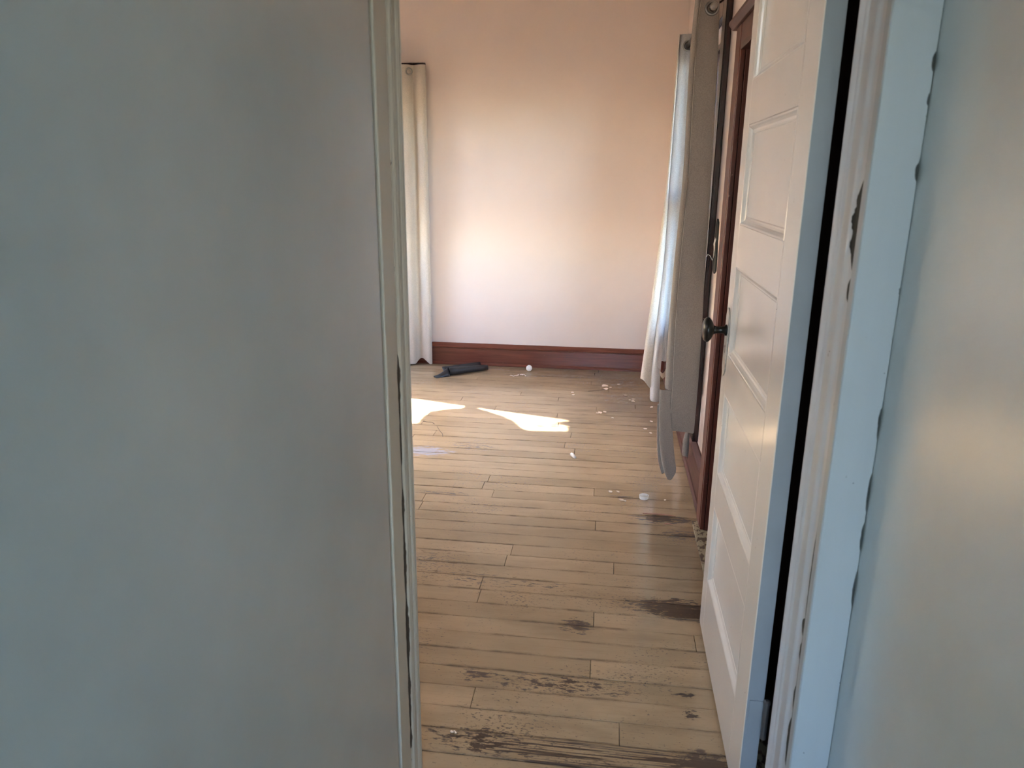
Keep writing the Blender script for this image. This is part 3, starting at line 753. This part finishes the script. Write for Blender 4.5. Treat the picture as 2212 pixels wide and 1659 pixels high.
for i in range(6):
    f = i/5; p0 = ra - ax*(.005+.075*f) + Vector((-.028*f, -.012*f, 0))
    h = .050*(1-f)**1.3 + .004
    rows.append([tuple(p0 + pe*s + Vector((0, 0, z))) for s, z in ((-.004, .004), (.012*(1-f), h*.55), (.028*(1-f)+.004, h), (.050-.02*f, h*.85), (.070-.03*f, h*.3+.003))])
attach(link('loose_end', loft(rows), 'rubber', smooth=True, solid=.0025), bs)

# ball
bm = bmesh.new(); bmesh.ops.create_uvsphere(bm, u_segments=28, v_segments=16, radius=.0225, matrix=Matrix.Translation((-.548, 5.20, .0235)))
tag(link('ping_pong_ball', bm, 'whiteplastic', smooth=True), 'small white ball resting by the far baseboard', 'ball')
# bottle cap
tag(link('bottle_cap', lathe([(.0008, .0001), (.0008, .0185), (.003, .0198), (.0120, .0200), (.0128, .0212), (.0160, .0212), (.0166, .0203), (.0162, .0188), (.0050, .0180), (.0042, .0170), (.0042, .0001)], (.199, 3.072, 0), (0, 0, 1), 36), 'whiteplastic'),
    'white plastic bottle cap lying open side up on the floorboards', 'bottle cap')
# small white stub and its bent thread
st = tag(empty('paper_stub', (-.135, 3.52, 0)), 'tiny bent white stub alone in the middle of the floor', 'stub')
attach(link('stub', tube([(-.149, 3.540, .011), (-.142, 3.528, .012), (-.134, 3.516, .0075), (-.127, 3.508, .006)], [.0085, .0095, .0080, .0060], 10), 'whiteplastic', smooth=True), st)
attach(link('thread', tube([(-.125, 3.506, .003), (-.08, 3.50, .002), (-.02, 3.492, .0016), (.03, 3.488, .0016)], .0008, 5), 'string'), st)
# splinters
tag(link('wood_splinter', tube([(.188, 2.912, .004), (.235, 2.910, .0055), (.275, 2.909, .005), (.325, 2.905, .004)], [.002, .0035, .0035, .0015], 6), 'splinter'), 'long pale wood splinter on the bare floorboard below the closet frame', 'splinter')
tag(link('wood_splinter', tube([(.272, 2.829, .003), (.290, 2.828, .004), (.309, 2.826, .003)], [.0015, .003, .001], 6), 'splinter'), 'short pale wood splinter nearer the white door', 'splinter')
# twigs
for pts, lab in (([(-1.03, 3.955, .003), (-1.0, 3.945, .004), (-.975, 3.945, .004), (-.955, 3.92, .003)], 'curled dry twig at the edge of the sun patch'),
                 ([(-.93, 3.88, .003), (-.895, 3.80, .004), (-.872, 3.76, .005), (-.862, 3.72, .003)], 'bent dry twig on the floor in front of the sun patch'),
                 ([(.02, 4.80, .003), (-.05, 4.76, .003), (-.10, 4.735, .003)], 'straight thin twig among the paint flakes near the right curtain')):
    tag(link('twig', tube(pts, .0014, 6), 'twig'), lab, 'twig')

def flake(x, y, s, label, group, seed, tall=.0022):
    r = random.Random(seed); n = r.choice((5, 6, 7))
    pts = []
    for i in range(n):
        a = 2*math.pi*(i+r.uniform(-.25, .25))/n; q = 1.35*s*r.uniform(.55, 1.0)
        pts.append((q*math.cos(a)*1.25, q*math.sin(a)))
    bm = prism(pts, 0, tall)
    o = link('paint_flake', bm, 'paintchip'); o.location = (x, y, .0035)
    o.rotation_euler = (r.uniform(-.12, .12), r.uniform(-.12, .12), r.uniform(0, 6))
    tag(o, label, 'paint flake', group)
    return o
LA = ['largest pale paint flake, in the far cluster left of the curtain foot', 'second-largest pale flake, just in front of the largest one in the far cluster', 'speck-sized pale flake at the left of the far flake cluster', 'speck-sized pale flake at the right of the far flake cluster',
      'middle pale flake of the trio level with the right end of the sun patch', 'right-hand pale flake of the trio level with the right end of the sun patch', 'left-hand small flake of the trio level with the right end of the sun patch', 'lone pale flake between the far cluster and the curtain hem',
      'front pale flake of the three close to the curtain hem', 'back pale flake of the three close to the curtain hem', 'smallest pale flake of the three close to the curtain hem', 'pale flake right under the tip of the far curtain panel', 'pale flake just in front of the far curtain panel', 'small pale flake alone right of the sun patch trio',
      'pale flake nearest the far baseboard on the right', 'upper of two small flakes between the white ball and the sun patch end', 'lower of two small flakes between the white ball and the sun patch end', 'pale flake beside the torn curtain flap, farther one', 'pale flake beside the torn curtain flap, nearer one']
gA = 'paint flakes near the foot of the right curtain'; lA = 'small pale paint flake scattered near the foot of the right-hand curtains'
for i, (x, y, s) in enumerate(((.009, 4.89, .020), (.019, 4.81, .017), (-.006, 4.87, .008), (.045, 4.85, .008), (-.013, 4.276, .013), (.012, 4.299, .011), (-.030, 4.265, .008), (.141, 4.676, .012), (.191, 4.549, .012),
        (.195, 4.595, .010), (.170, 4.57, .007), (.300, 4.44, .010), (.285, 4.157, .010), (.06, 4.19, .007), (.10, 4.93, .012), (-.202, 4.685, .009), (-.196, 4.632, .009), (.245, 4.02, .009), (.272, 3.95, .008))):
    flake(x, y, s, LA[i], gA, i)
LB = ['leftmost pale flake behind the white bottle cap', 'pale flake between the leftmost flake and the white bottle cap', 'larger pale flake in front of and left of the white bottle cap', 'small flake touching the larger one left of the bottle cap', 'tiny pale flake to the right of the white bottle cap']
gB = 'paint flakes beside the bottle cap'; lB = 'small pale paint flake lying beside the white bottle cap'
for i, (x, y, s) in enumerate(((.052, 3.116, .009), (.085, 3.121, .006), (.10, 3.035, .010), (.116, 3.028, .006), (.292, 3.062, .005))):
    flake(x, y, s, LB[i], gB, 40+i)
gC = 'plaster crumbs by the far baseboard'; lC = 'pale plaster crumb between the black roll and the white ball'
for i in range(11):
    flake(-.66 + .011*i + random.uniform(-.006, .006), 5.055+.02*math.sin(i*.6+3.5)+random.uniform(-.01, .01), random.uniform(.004, .008), lC, gC, 60+i, .004)
gD = 'crumbs near the doorway'; lD = 'tiny white crumb on the nearest floorboards by the left jamb'
for i, (x, y, s) in enumerate(((-.348, 1.545, .0032), (-.338, 1.543, .0026), (-.342, 1.548, .0018))):
    flake(x, y, s, lD, gD, 80+i)
